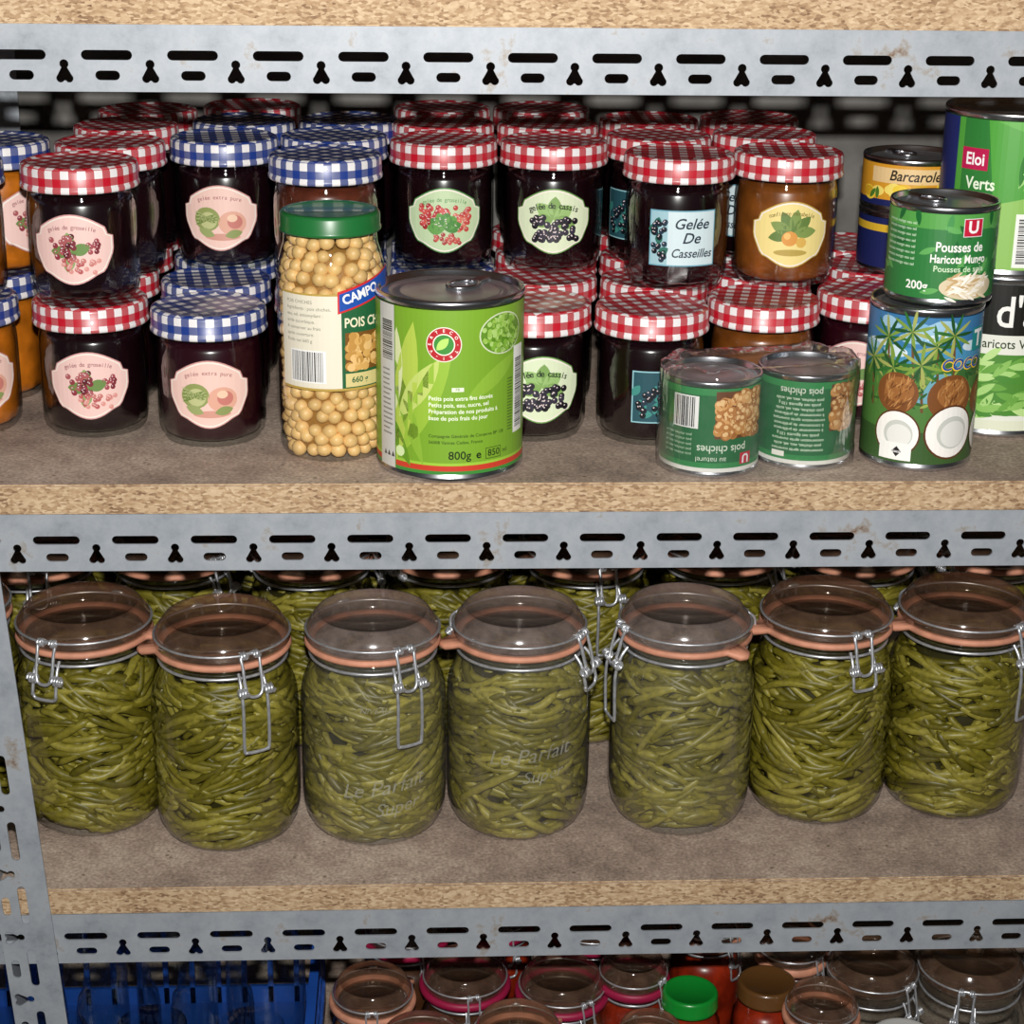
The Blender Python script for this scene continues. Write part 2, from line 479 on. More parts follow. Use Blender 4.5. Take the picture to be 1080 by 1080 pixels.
thing('shelving_frame', 'grey slotted angle-iron frame holding chipboard shelves', 'shelving', (0, 0, 0), 0, parts)

# =================================================================== JAM JARS
def facet(a, z):
    if z < .004 or z > .082: return 1
    w = max(0, min(1, (.030-z)/.012)); n = 14
    t = ((a*n/(2*pi)) % 1)-.5
    f = math.cos(pi/n)/math.cos(t*2*pi/n)
    return 1-w*(1-f)*1.6
JH = .102
jam_glass = lathe([(0, .002), (.028, .002), (.032, 0), (.0355, .0015), (.0385, .006), (.0400, .013), (.0402, .030), (.0402, .066), (.0398, .073),
                   (.0385, .079), (.0375, .083), (.0375, .0866)], 84, [GLASS], 'jam_glass', rmod=facet)
def jam_fill(mat, nm):
    return lathe([(0, .004), (.030, .004), (.0365, .0075), (.0382, .014), (.0385, .030), (.0385, .066), (.0375, .073), (.0365, .078), (0, .080)], 60, [mat], nm, rmod=facet)
lidprof = [(.0405, .0835), (.0428, .0835), (.0436, .0845), (.0436, .0865), (.0428, .0875), (.0428, .0985), (.0420, .1008), (.0395, .1020), (.0375, .1016), (.0365, .1008), (.020, .1008), (0, .1008)]
lid_r = lathe(lidprof, 72, [GING_R], 'lid_red', uvp=.0118)
lid_b = lathe(lidprof, 72, [GING_B], 'lid_blue', uvp=.0118)
fills = {k: jam_fill(m, 'jam_'+k) for k, m in dict(dark=JAM_DARK, purple=JAM_PURPLE, brown=JAM_BROWN, amber=JAM_AMBER, orange=JAM_ORANGE).items()}
RJ = .0402
def cart(w, h, inset=0):
    """ornate cartouche outline"""
    w2, h2 = w/2-inset, h/2-inset; pts = []
    for i in range(13):
        t = -1+2*i/12; pts.append((t*w2*.80, h2*(.62+.38*math.cos(t*pi/2))))
    right = [(.84, .50), (.86, .42), (1.0, .36), (1.0, .0), (.97, -.15), (.80, -.55), (.72, -.66), (.62, -.68)]
    pts += [(x*w2, y*h2) for x, y in right]
    for i in range(11):
        t = 1-2*i/10; pts.append((t*w2*.55, -h2*(.74+.26*math.cos(t*pi/2))))
    pts += [(-x*w2, y*h2) for x, y in reversed(right)]
    return pts[::-1]
def arc_text(a, s, cx, cy, R, size, col, spread, bold=.0, layer=4):
    n = len(s)
    for i, ch in enumerate(s):
        if ch == ' ': continue
        t = (i-(n-1)/2)/n*spread
        a.text(ch, cx+R*math.sin(t), cy+R*math.cos(t)-R, size, col, layer, rot=-t, bold=bold)
def berries(a, cx, cy, sx, sy, n, cols, r0, seed, layer=3):
    rr = random.Random(seed)
    for i in range(n):
        x, y = cx+rr.uniform(-1, 1)*sx, cy+rr.uniform(-1, 1)*sy
        a.ell(x, y, r0, r0, rr.choice(cols), layer+(i % 3)*.5, n=12)
        a.ell(x-r0*.3, y+r0*.35, r0*.25, r0*.2, 'e8d8d8', layer+2.2, n=6)
def cart_label(kind):
    a = Art(); w, h = .062, .052
    sp = dict(
        pink=('d09a98', 'ecc8c0', 'gelée de groseille', '8a4850'),
        pinkpear=('d09a94', 'ecc8bc', 'gelée extra pure', '94565a'),
        greenred=('4f8a4a', 'c0d6ac', 'gelée de groseille', '4c8a4a'),
        cassis=('6c9a52', 'd8e4c2', 'gelée de cassis', '1d2a1d'),
        yellow=('bfa048', 'ecd98e', 'confiture mirabelle', '6a5a20'))[kind]
    a.poly(cart(w, h), sp[0], 0)
    a.poly(cart(w, h, .0010), 'f0e8dc', 1)
    a.poly(cart(w, h, .0022), sp[1], 2)
    if kind == 'cassis': arc_text(a, sp[2], 0, .0125, .055, .0068, sp[3], .74, bold=.015)
    else: arc_text(a, sp[2], 0, .0165, .060, .0046, sp[3], .60)
    if kind == 'pink':
        for i in range(4): a.leaf(-.001, -.002, .015, .0045, .3+i*1.4, ['6a8a4a', '8aa86a'][i % 2], 3)
        berries(a, -.007, .002, .010, .008, 26, ['7a2a34', '5a1a24', '903844', 'a85a5c'], .0022, 3)
        berries(a, .006, -.012, .014, .005, 26, ['c47a72', 'd8938a', 'b45a5a'], .0018, 4)
        berries(a, .015, .003, .005, .005, 10, ['7a2a34', 'a04850'], .0019, 6)
    if kind == 'pinkpear':
        a.ell(-.010, -.001, .0105, .0095, '8f9a5a', 3); a.ell(-.009, -.002, .007, .0068, 'bcc088', 4)
        for i in range(8): a.leaf(-.020, -.006+i*.0016, .019, .0016, .5-i*.15, ['6f8440', 'a8b078'][i % 2], 4.5)
        a.ell(.010, -.004, .011, .0095, 'dda892', 3); a.ell(.012, -.003, .0060, .0055, 'c47a70', 4); a.ell(.010, .000, .004, .003, 'ecc8ac', 4.5)
        a.ell(.002, -.0150, .014, .0028, 'd09888', 3); a.leaf(.004, -.014, .014, .0034, .2, '8a965a', 4); a.leaf(-.004, -.014, .014, .0034, 2.8, '98a468', 4)
    if kind == 'greenred':
        berries(a, -.008, .003, .011, .009, 44, ['b83a3c', 'cf5a54', 'a02c30'], .0023, 5)
        berries(a, .014, .001, .007, .009, 26, ['c04a44', 'd87a68'], .0021, 6)
        for i in range(6): a.leaf(0, -.007, .014, .005, .3+i*.55, ['4f8a44', '67a04f'][i % 2], 5.2)
        berries(a, .004, -.015, .012, .004, 20, ['a83c38', 'c85a50'], .0018, 7)
    if kind == 'cassis':
        for i in range(5): a.leaf(.000, .002, .018, .0055, -.3+i*.9, ['7fa45a', '98bc74'][i % 2], 3)
        berries(a, .001, -.006, .018, .009, 60, ['26242c', '34303e', '16141c'], .0026, 8, 3.5)
    if kind == 'yellow':
        for i in range(6): a.leaf(.001, .001, .019, .0045, .1+i*.65, ['7f9650', '647f40'][i % 2], 3)
        a.ell(-.001, -.003, .0062, .0058, 'd99848', 4); a.ell(-.003, -.001, .0026, .0026, 'ecbc6c', 4.5); a.ell(.008, -.006, .004, .0040, 'd8b058', 5)
        a.ell(.000, -.014, .013, .0026, 'b8a050', 4)
    return a.build('label_'+kind, RJ, .043)
def square_label():
    a = Art()
    a.rect(-.0265, -.0215, .0265, .0215, '6fa6b8', 0); a.rect(-.0255, -.0205, .0255, .0205, 'cfe2e6', 1)
    a.rect(-.0255, -.0205, -.012, .0205, '9fc6cf', 2)
    for i in range(5): a.leaf(-.019, -.012+i*.007, .009, .003, .5+i, '2f6f5f', 3)
    berries(a, -.0185, -.002, .005, .016, 26, ['14202c', '1e3446', '0c1420'], .0022, 9)
    a.text('Gelée', .006, .011, .0115, '1c2c3c', 6, shear=.3, bold=.012)
    a.text('De', .006, .000, .0115, '1c2c3c', 6, shear=.3, bold=.012)
    a.text('Casseilles', .0070, -.0115, .0095, '1c2c3c', 6, shear=.3, bold=.012, sx=.88)
    return a.build('label_square', RJ, .042)
def teal_label():
    a = Art()
    a.rect(-.024, -.020, .024, .020, '8fc0c8', 0); a.rect(-.023, -.019, .023, .019, '27505a', 1)
    for i in range(12): a.leaf(-.018+(i % 4)*.011, -.013+(i//4)*.011, .010, .003, i*1.3, '3f8a80', 2)
    berries(a, 0, -.002, .019, .014, 46, ['101820', '1c3040', '0a1016'], .0024, 19)
    return a.build('label_teal', RJ, .040)
LBL = {k: cart_label(k) for k in ('pink', 'pinkpear', 'greenred', 'cassis', 'yellow')}
LBL['square'] = square_label(); LBL['teal'] = teal_label()
LD = {'pink': ', pink berry label', 'pinkpear': ', pink fruit label', 'greenred': ', green currant label', 'cassis': ', green blackcurrant label',
      'yellow': ', yellow plum label', 'square': ', pale blue label', 'teal': ', dark teal label', None: ''}
FD = {'dark': 'dark jelly', 'purple': 'purple jelly', 'brown': 'red-brown jam', 'amber': 'amber jam', 'orange': 'orange marmalade'}
def jam(x, y, lvl, lid, fill, lab=None, rot=0, under='jam jars'):
    z = .0 if lvl == 0 else JH
    ps = [('glass_body', jam_glass, {'rot': random.uniform(0, 6)}), ('jam_filling', fills[fill]),
          ('lid', lid_r if lid == 'r' else lid_b, {'rot': random.uniform(0, 6)})]
    if lab: ps.append(('paper_label', LBL[lab], {'rot': rot}))
    thing('jam_jar', '%s jar, %s gingham lid%s, %s' % (FD[fill], 'red' if lid == 'r' else 'blue', LD[lab], 'on shelf' if lvl == 0 else 'stacked'), 'jam jar',
          (x, y, z), 0, ps, group='home-made jam jars on the shelf')
# lower layer
lower = [
    (-.411, .145, 'b', 'orange', 'pinkpear', .5), (-.313, .141, 'r', 'dark', 'pink', .05), (-.222, .117, 'b', 'purple', 'pinkpear', .05),
    (-.134, .175, 'r', 'purple', None, 0), (-.046, .165, 'b', 'dark', None, 0), (.022, .128, 'r', 'dark', 'cassis', .1), (.110, .118, 'r', 'dark', 'teal', .15),
    (.199, .143, 'r', 'amber', None, 0), (.289, .168, 'r', 'purple', 'pink', -.45)]
for x, y, l, f, lb, r in lower: jam(x, y, 0, l, f, lb, r)
for x, y, l, f in [(-.409, .235, 'b', 'orange'), (-.316, .231, 'r', 'dark'), (-.225, .206, 'b', 'purple'), (-.134, .264, 'b', 'dark'), (-.046, .255, 'b', 'dark'),
                   (.034, .217, 'r', 'dark'), (.122, .208, 'r', 'dark'), (.210, .233, 'r', 'dark'), (.312, .256, 'r', 'dark'),
                   (-.405, .325, 'b', 'orange'), (-.316, .321, 'r', 'dark'), (-.225, .296, 'b', 'purple'), (-.046, .345, 'b', 'dark'),
                   (.042, .308, 'r', 'dark'), (.130, .298, 'r', 'dark'), (.219, .323, 'r', 'dark'), (.307, .346, 'r', 'dark'),
                   (-.316, .410, 'r', 'dark'), (-.225, .386, 'b', 'purple'), (-.136, .354, 'b', 'dark'),
                   (.042, .400, 'r', 'dark'), (.130, .390, 'r', 'dark'), (.219, .412, 'r', 'dark'), (.395, .300, 'r', 'dark')]:
    jam(x, y, 0, l, f)
# upper layer
for x, y, l, f, lb, r in [
    (-.415, .148, 'b', 'orange', 'pink', .55), (-.315, .143, 'r', 'dark', 'pink', -.05), (-.397, .240, 'b', 'orange', 'pink', .9), (-.306, .233, 'r', 'dark', None, 0),
    (-.220, .262, 'b', 'dark', 'pinkpear', -.05), (-.136, .180, 'b', 'brown', None, 0), (-.045, .255, 'r', 'dark', 'greenred', 0),
    (.043, .252, 'r', 'dark', 'cassis', -.05), (.136, .192, 'r', 'dark', 'square', 0), (.223, .203, 'r', 'amber', 'yellow', -.05),
    (.131, .282, 'r', 'dark', 'teal', -.75), (.220, .294, 'r', 'dark', 'square', -.9),
    (-.306, .322, 'r', 'dark', None, 0), (-.300, .411, 'r', 'dark', None, 0), (-.212, .351, 'b', 'dark', None, 0), (-.133, .272, 'b', 'dark', None, 0), (-.124, .361, 'b', 'dark', None, 0),
    (-.044, .345, 'r', 'dark', None, 0), (.044, .342, 'r', 'dark', None, 0), (.133, .372, 'r', 'dark', None, 0), (.222, .384, 'r', 'dark', None, 0),
    (-.212, .440, 'r', 'dark', None, 0), (.044, .432, 'r', 'dark', None, 0), (-.044, .434, 'r', 'dark', None, 0)]:
    jam(x, y, 1, l, f, lb, r)

# =================================================================== CHICKPEA JAR
cp_glass = lathe([(0, .002), (.030, .002), (.033, 0), (.037, .002), (.0390, .008), (.0395, .014), (.0385, .020), (.0395, .028), (.0395, .132), (.0385, .142), (.0360, .151), (.0340, .157), (.0335, .168)], 64, [GLASS], 'cp_glass')
def chickpeas():
    bm = bmesh.new(); rr = random.Random(5)
    ico = bmesh.new(); bmesh.ops.create_icosphere(ico, subdivisions=2, radius=1)
    vs = [v.co.copy() for v in ico.verts]; fs = [[v.index for v in f.verts] for f in ico.faces]; ico.free()
    def put(p, s):
        M = Matrix.Rotation(rr.uniform(0, 6), 3, 'X') @ Matrix.Rotation(rr.uniform(0, 6), 3, 'Z')
        bv = []
        for v in vs:
            q = v*(1-.12*max(0, v.z)+.12*(max(0, v.x)**4)); q = M @ q
            bv.append(bm.verts.new((p[0]+q.x*s, p[1]+q.y*s, p[2]+q.z*s)))
        for f in fs: bm.faces.new([bv[i] for i in f])
    z = .008; k = 0
    while z < .160:
        R = .0330 if z < .136 else .0330-(z-.136)*.28
        if z < .012: R = .031
        n = int(2*pi*R/.0104)
        for i in range(n):
            a = 2*pi*(i+.5*(k % 2)+rr.uniform(-.15, .15))/n
            r2 = R-rr.uniform(0, .0012)
            put((r2*math.cos(a), r2*math.sin(a), z+rr.uniform(-.0020, .0020)), rr.uniform(.0050, .0060))
        z += .0084; k += 1
    return mesh_from_bm(bm, 'chickpeas', [PEA])
cp_core = lathe([(0, .006), (.028, .006), (.031, .012), (.0315, .135), (.028, .152), (0, .158)], 40, [PEACORE], 'cp_core')
cp_lid = lathe([(.0345, .1655), (.0362, .1655), (.0368, .1665), (.0368, .168), (.0360, .169), (.0360, .1775), (.0352, .1790), (.033, .180), (.031, .1793), (.0300, .1788), (0, .1788)], 64, [GREENLID], 'cp_lid')
a = Art(); RC = .0395
a.rect(-.040, 0, .0085, .070, 'e4deca', 0); a.rect(.0085, 0, .080, .070, '23603a', 0)
a.rect(-.0405, -.0006, .080, .0012, 'b89a4a', 1); a.rect(-.0405, .0690, .080, .0705, 'b89a4a', 1)
a.barcode(-.030, .006, .026, .022, 1, seed=4)
for i, t in enumerate(['POIS CHICHES', 'Ingrédients : pois chiches,', 'eau, sel, antioxydant :', 'acide ascorbique.', 'A conserver au frais', 'après ouverture.', 'Poids net 660 g']):
    a.text(t, -.034, .064-i*.0047, .0034, '777768', 2, align='LEFT', bold=0)
a.text('POIS C', .0105, .049, .0098, 'f0e8c8', 2, align='LEFT', bold=.02, sx=.8)
a.text('HICHES', .0340, .049, .0098, 'f0e8c8', 2, align='LEFT', bold=.02, sx=.8)
rr = random.Random(3)
a.rect(.011, .014, .050, .042, '7a5020', 1)
for i in range(70):
    x, y = rr.uniform(.013, .048), rr.uniform(.016, .040); a.ell(x, y, .0032, .003, rr.choice(['d8a860', 'e8bd7c', 'c08f48']), 2+(i % 4)*.3, n=12)
a.rect(.011, .002, .050, .012, 'd9c98a', 1); a.text('660 g', .022, .007, .006, '23603a', 2, bold=.02)
a.poly([(.006, .056), (.056, .070), (.056, .086), (.006, .072)], 'd02a2a', 5)
a.poly([(.0072, .0577), (.0552, .0712), (.0552, .0846), (.0072, .0704)], '1c4fa8', 6)
a.text('CAMPO', .0095, .0655, .0095, 'f4f4f4', 7, align='LEFT', rot=.27, bold=.03, sx=.9)
cp_label = a.build('cp_label', RC, .056, .0)
thing('chickpea_jar', 'tall glass jar of chickpeas with green screw lid', 'food jar', (-.129, .0825, 0), 0,
      [('glass_body', cp_glass), ('chickpeas', chickpeas(), {'kind': 'stuff'}), ('brine', cp_core), ('lid', cp_lid), ('paper_label', cp_label)])

# =================================================================== TIN CANS
def can_mesh(r, h, ring=True, rib=False, name='can'):
    b = [(0, .0025), (r*.90, .0025), (r*.93, .0008), (r*.97, 0), (r, .0006), (r*1.012, .0018), (r*1.012, .0036), (r*.992, .0050)]
    if rib:
        n = 5; z0, z1 = h*.3, h*.7
        b.append((r*.99, z0))
        for i in range(n):
            z = z0+(z1-z0)*(i+.5)/n; b += [(r*.975, z-.001), (r*.975, z+.001), (r*.99, z+(z1-z0)/n/2)]
    b += [(r*.992, h-.0050), (r*1.012, h-.0036), (r*1.014, h-.0016), (r*1.0, h-.0002), (r*.975, h), (r*.955, h-.0008), (r*.945, h-.0040), (r*.92, h-.0046, 1)]
    b += [(r*.86, h-.0044, 1), (r*.84, h-.0034, 1), (r*.82, h-.0034, 1), (r*.80, h-.0044, 1), (r*.70, h-.0044, 1), (r*.68, h-.0036, 1), (r*.66, h-.0044, 1), (r*.3, h-.0040, 1), (0, h-.0040, 1)]
    return lathe(b, 80, [TIN, TIN_DULL], name)
def pull_tab(r, h, rot):
    c, s = math.cos(rot), math.sin(rot)
    z = h-.0026
    def T(x, y, zz=z): return (x*c-y*s, x*s+y*c, zz)
    loop = [T(r*.30+math.cos(t)*r*.26, math.sin(t)*r*.19) for t in [2*pi*i/24 for i in range(24)]]
    stem = [T(r*.50, 0), T(r*.84, 0)]
    stem2 = [T(r*.50, r*.06), T(r*.82, r*.05)]; stem3 = [T(r*.50, -r*.06), T(r*.82, -r*.05)]
    return curve_mesh([(loop, True), (stem, False), (stem2, False), (stem3, False)], .0014, TIN, 'tab')
def can(name, label, loc, r, h, art, rot=0, tab=None, rib=False):
    ps = [('can_body', can_mesh(r, h, rib=rib, name=name)), ('printed_label', art, {'rot': rot})]
    if tab is not None: ps.append(('pull_tab', pull_tab(r, h, tab)))
    return thing(name, label, 'tin can', loc, 0, ps)

# --- big green can
r, h = .0530, .131
W = pi*r; a = Art()
a.rect(-W, .006, W, h-.006, '7aa62e', 0)
a.rect(-W, .006, W, .0085, '3f8a3a', 1); a.rect(-W, .0085, W, .0125, 'c8402c', 1); a.rect(-W, .0125, W, .0145, '9cc840', 1)
a.rect(-.062, .006, -.0440, h-.006, 'd0d0c8', 2); a.rect(-.0440, .006, -.0432, h-.006, '5d8a20', 2)
a.barcode(-.058, .085, .012, .030, 3, vert=True, seed=9, bg='d0d0c8')
for i in range(14): a.rect(-.058, .030+i*.0036, -.058+.008+.004*random.random(), .0312+i*.0036, '8a8a84', 3)
for i in range(3): a.poly([(-.057+i*.0045, .014), (-.0535+i*.0045, .014), (-.05525+i*.0045, .018)], '444444', 3)
# big stylised leaves
for x, y, l, w, ro, c in [(-.043, .012, .105, .010, 1.42, 'b0c850'), (-.036, .02, .09, .009, 1.15, '96bc3e'), (-.020, .012, .085, .006, 1.9, '8ab43a'), (-.040, .045, .055, .008, .95, 'c0d270'),
                          (-.043, .05, .060, .006, 1.55, 'd8e0a8'), (.01, .060, .055, .006, .6, '8ab43a'), (-.03, .01, .05, .005, 2.1, '669426')]:
    a.leaf(x, y, l, w, ro, c, 1.5)
a.ell(-.005, .101, .0125, .0125, 'e8e8d8', 2, 32); a.ell(-.005, .101, .0118, .0118, 'b8242c', 3, 32); a.ell(-.005, .101, .0078, .0078, 'f0f0e0', 4, 28); a.ell(-.005, .101, .0070, .0070, '3f8f3a', 5, 28)
a.leaf(-.010, .097, .012, .003, .8, 'b8e070', 6)
for i in range(12):
    t = 2*pi*i/12; a.text('ECO-TRI-VERT'[i], -.005+.0098*math.sin(t), .101+.0098*math.cos(t), .0030, 'f4f4e8', 5, rot=-t, bold=.02)
a.ell(.040, .106, .0200, .0150, 'd2dcb8', 2, 32); a.ell(.040, .106, .0190, .0140, '5a8a22', 3, 32)
rr = random.Random(8)
for i in range(170):
    t, q = rr.uniform(0, 6.28), math.sqrt(rr.random()); a.ell(.040+.0175*q*math.cos(t), .106+.0125*q*math.sin(t), .0019, .0019, rr.choice(['80b03a', '98c054', '648f2c', 'acd074']), 3.5+(i % 4)*.3, n=9)
a.rect(.0005, .067, .009, .070, 'e8f0d8', 2); a.text('FR', .0047, .0685, .003, '4a7a20', 3)
for i, t in enumerate(['Petits pois extra fins étuvés', 'Petits pois, eau, sucre, sel', 'Préparation de nos produits à', 'base de pois frais du jour']):
    a.text(t, -.016, .062-i*.0048, .0043, 'f4f8e4', 3, align='LEFT', bold=.012, sx=.98)
a.text('Compagnie Générale de Conserve BP 128', -.016, .0345, .0033, '2f4a18', 3, align='LEFT', bold=.01)
a.text('56008 Vannes Cedex, France', -.016, .0298, .0033, '2f4a18', 3, align='LEFT', bold=.01)
a.text('800g', -.002, .0200, .0085, '1d2a12', 3, align='LEFT', bold=.01)
a.text('e', .0180, .0200, .0085, '1d2a12', 3, align='LEFT', bold=.02)
a.text('850', .0270, .0200, .0070, '1d2a12', 3, align='LEFT', bold=.01); a.text('ml', .040, .0200, .005, '1d2a12', 3, align='LEFT')
for q in ((.0255, .0160, .0385, .0164), (.0255, .0238, .0385, .0242), (.0255, .016, .0259, .0242), (.0381, .016, .0385, .0242)): a.rect(*q, '1d2a12', 3)
a.ell(-.039, .020, .0040, .0040, 'd8ecb0', 3)
a.rect(.052, .030, .066, .094, 'f4f4ec', 3); a.barcode(.054, .034, .010, .052, 4, vert=True, seed=2)
for i in range(18): a.rect(.045, .034+i*.0022, .0505, .0346+i*.0022, '3a4a20', 3)
can('green_pea_can', 'large light green tin of peas with pull tab', (-.0435, .0545, 0), r, h, a.build('pea_label', r, 0), 0, tab=.9)

# --- coconut can
r, h = .0405, .121; W = pi*r; a = Art()
a.rect(-W, .006, W, h-.006, '4a90b8', 0)
a.rect(-W, .092, W, h-.006, '3a78a8', .5)
rr = random.Random(12)
for i in range(24): a.ell(rr.uniform(-.055, .055), rr.uniform(.088, .112), rr.uniform(.006, .012), rr.uniform(.002, .004), rr.choice(['9cc4dc', 'cfe2ea', '7ab0d0']), 1+(i % 3)*.2, n=14)
a.rect(-W, .006, W, .072, '4c7a38', 1)
a.poly([(-.06, .070), (-.04, .086), (-.02, .078), (0, .090), (.02, .076), (.04, .084), (.06, .070)], '3d6b34', 1.5)
a.poly([(-.012, .052), (.000, .074), (.012, .074), (.022, .052)], '6fa6b4', 2)
for k, (bx, by) in enumerate([(-.036, .098), (-.018, .104), (.000, .094), (-.05, .08), (-.030, .076), (-.010, .080), (.012, .102)]):
    for i in range(11): a.leaf(bx, by, .017, .0013, i*.57+k*.3, ['2f6a2c', '7a983c', '1f4f24', 'a0a858'][(i+k) % 4], 3+k*.2)
    a.poly([(bx-.001, by), (bx+.001, by), (bx+.004, by-.035), (bx+.002, by-.035)], '6a4a2a', 2.8)
for i in range(110): a.leaf(rr.uniform(-.05, .05), rr.uniform(.05, .08), .008, .0011, rr.uniform(0, 6), rr.choice(['3f7a34', '5f8a3c', '2a5a28', '98a850']), 3)
def nut(cx, cy, R, half):
    if not half:
        a.ell(cx, cy, R, R*.95, '7a4a24', 4.6, 28); a.ell(cx+R*.1, cy+R*.15, R*.7, R*.6, '9a6434', 4.8, 28)
        for i in range(60): a.leaf(cx+rr.uniform(-.6, .6)*R, cy+rr.uniform(-.8, .5)*R, R*.4, R*.03, rr.uniform(.6, 1.8), rr.choice(['b07a44', '6a4020', '9a6434', 'c08c54']), 5)
    else:
        a.ell(cx, cy, R, R, '5a3218', 5.4, 30); a.ell(cx, cy, R*.93, R*.93, 'f6f4ee', 5.8, 30); a.ell(cx+R*.08, cy-R*.02, R*.62, R*.60, 'c9ccc4', 6.2, 28); a.ell(cx+R*.12, cy-R*.08, R*.52, R*.48, 'e6e6e0', 6.5, 28)
a.rect(-W, .006, W, .030, '3a5a2c', 1.8)
nut(-.026, .058, .016, 0); nut(.014, .056, .018, 0); nut(.048, .053, .015, 0)
nut(-.024, .028, .0175, 1); nut(.016, .030, .0205, 1); nut(.054, .026, .017, 1)
a.text('COCO', .021, .080, .0115, 'f0c828', 8, bold=.06, shear=.15); a.text('COCO', .0213, .0803, .0115, '1f4fa0', 9, bold=.018, shear=.15)
a.rect(.0285, .0890, .0430, .1060, '1c8a8a', 8); a.text('T', .0357, .0975, .017, 'f4f4f4', 9, bold=.03)
a.rect(-.036, .008, -.012, .021, 'f2f2ec', 9)
a.poly([(-.026, .0145), (-.0225, .0185), (-.019, .0145), (-.0225, .0105)], '222222', 9.5)
a.text('coco', -.0225, .0145, .003, 'f4f4f4', 10, bold=.02)
can('coconut_milk_can', 'tin of coconut milk printed with palms and halved coconuts', (.3035, .0610, 0), r, h, a.build('coco_label', r, 0), -.03)

# --- bean sprout can
r, h = .0385, .071; W = pi*r; a = Art()
a.rect(-W, .005, W, h-.005, '2f7a3c', 0)
a.rect(-W, h-.016, W, h-.005, '56a04a', .5)
for i in range(40): a.leaf(rr.uniform(-.07, .07), rr.uniform(.008, .060), .014, .0022, rr.uniform(0, 3), rr.choice(['3f8f48', '1f6630', '5fa858']), 1)
a.rect(.004, .050, .019, .063, 'e8e8e8', 3); a.rect(.0045, .0505, .0185, .0625, 'c41e3c', 3.5); a.text('U', .0115, .0565, .012, 'f6f6f6', 4, bold=.03)
a.text('Pousses de', .003, .0425, .0096, 'f6f6ee', 4, bold=.02, sx=.82)
a.text('Haricots Mungo', .003, .0340, .0084, 'f6f6ee', 4, bold=.02, sx=.76)
a.text('Pousses de soja', .004, .0270, .0060, 'd6ecc8', 4, bold=.01)
a.ell(.012, .014, .022, .0090, 'd9c9a8', 2, 28)
for i in range(70): a.leaf(.012+rr.uniform(-.018, .010), .014+rr.uniform(-.007, .007), .010, .0010, rr.uniform(-.6, .9), rr.choice(['f6efe0', 'e8d8b8', 'c8a878', 'fffaf0']), 3+rr.random())
a.text('200g', -.026, .014, .0085, 'f6f6ee', 4, bold=.02)
for i in range(8): a.text('haricots mungo eau sel', -.043, .058-i*.0042, .003, 'cfe8c8', 4, bold=.01)
can('bean_sprout_can', 'small green tin of bean sprouts on the coconut tin', (.3120, .0680, .121), r, h, a.build('sprout_label', r, 0), 0, tab=2.2)

# --- black and white beans can and the tin above
r, h = .052, .126; W = pi*r; a = Art()
a.rect(-W, .006, W, h-.006, 'e6e8dc', 0); a.rect(-W, .081, W, h-.006, '14140f', 1)
a.text("d'a", .010, .098, .034, 'f4f4ee', 3, bold=.01, sx=.85); a.text('ucy', .042, .098, .034, 'f4f4ee', 3, bold=.01)
a.text('Haricots Verts', .006, .074, .0100, '2c3c20', 3, bold=.01, sx=.9)
a.rect(-W, .018, W, .066, '4f8a34', 1)
for i in range(110): a.leaf(rr.uniform(-.06, .06), rr.uniform(.016, .060), .020, .0030, rr.uniform(-.3, 1.0), rr.choice(['8cc060', '6aa444', 'a8d47c', '4c8a34', 'bce090']), 2+rr.random()*2)
a.rect(-W, .006, W, .014, 'dfe4cc', 2)
can('green_bean_can', 'large white and black tin of green beans', (.388, .153, 0), r, h, a.build('bean_label', r, 0), -.26)
h = .121; a = Art()
a.rect(-W, .006, W, h-.006, '4fa03c', 0)
a.poly([(-.055, .006), (-.02, .006), (-.035, h-.006), (-.055, h-.006)], '2d7a34', 1)
a.poly([(-.02, .006), (.06, .006), (.06, .075), (-.022, .055)], '90c060', 1); a.rect(-.10, .006, -.061, h-.006, '1a2a6a', 1)
a.poly([(-.03, h-.006), (.06, .085), (.06, h-.006)], '62b04a', 1.2)
for i in range(34): a.leaf(rr.uniform(-.01, .05), rr.uniform(.062, .11), .030, .0028, rr.uniform(.6, 1.5), rr.choice(['7cc05c', '3f8a34', 'a0d47c', '2f7a2c']), 2+rr.random())
a.rect(-.055, .078, -.033, .094, 'b8184c', 4); a.text('Eloi', -.0435, .0855, .0125, 'f6f6f6', 5, bold=.02, sx=.85)
a.text('Verts', -.038, .068, .0125, 'e8f4dc', 5, bold=.02, sx=.85)
a.rect(-.009, .008, .011, .048, 'f2f4ea', 4); a.barcode(-.0065, .011, .012, .034, 5, vert=True, seed=6)
for i in range(10): a.text('haricots verts extra fins, eau, sel', .036, .056-i*.0043, .0030, 'e8f4dc', 4)
can('green_bean_can', 'large green tin of beans stacked on another tin', (.3835, .150, .126), .052, h, a.build('eloi_label', .052, 0), .0)

# --- pineapple tins on jam lids
r, h = .040, .050; W = pi*r; a = Art()
a.rect(-W, .005, W, h-.005, '1c2458', 0); a.rect(-W, h-.016, W, h-.010, 'd8b030', 1)
a.text('en tranches', -.012, .018, .006, 'e8e0c0', 2)
can('pineapple_can', 'flat navy tin standing on jam jar lids', (.3340, .248, JH), r, h, a.build('navy_label', r, 0), 0)
h = .043; a = Art()
a.rect(-W, .005, W, h-.005, 'd99a2a', 0); a.rect(-W, .005, W, .010, '1c2458', 1)
for i in range(26): a.ell(rr.uniform(-.05, .05), rr.uniform(.012, .022), .006, .004, rr.choice(['f0d040', 'f6e070', 'd8a828', 'e8b830']), 1+rr.random(), 14)
for i in range(10): a.leaf(rr.uniform(-.05, .05), .010, .010, .002, rr.uniform(.5, 2.5), '4f7a2c', 2.5)
a.rect(-.045, .0235, .045, .0355, 'e8c890', 2)
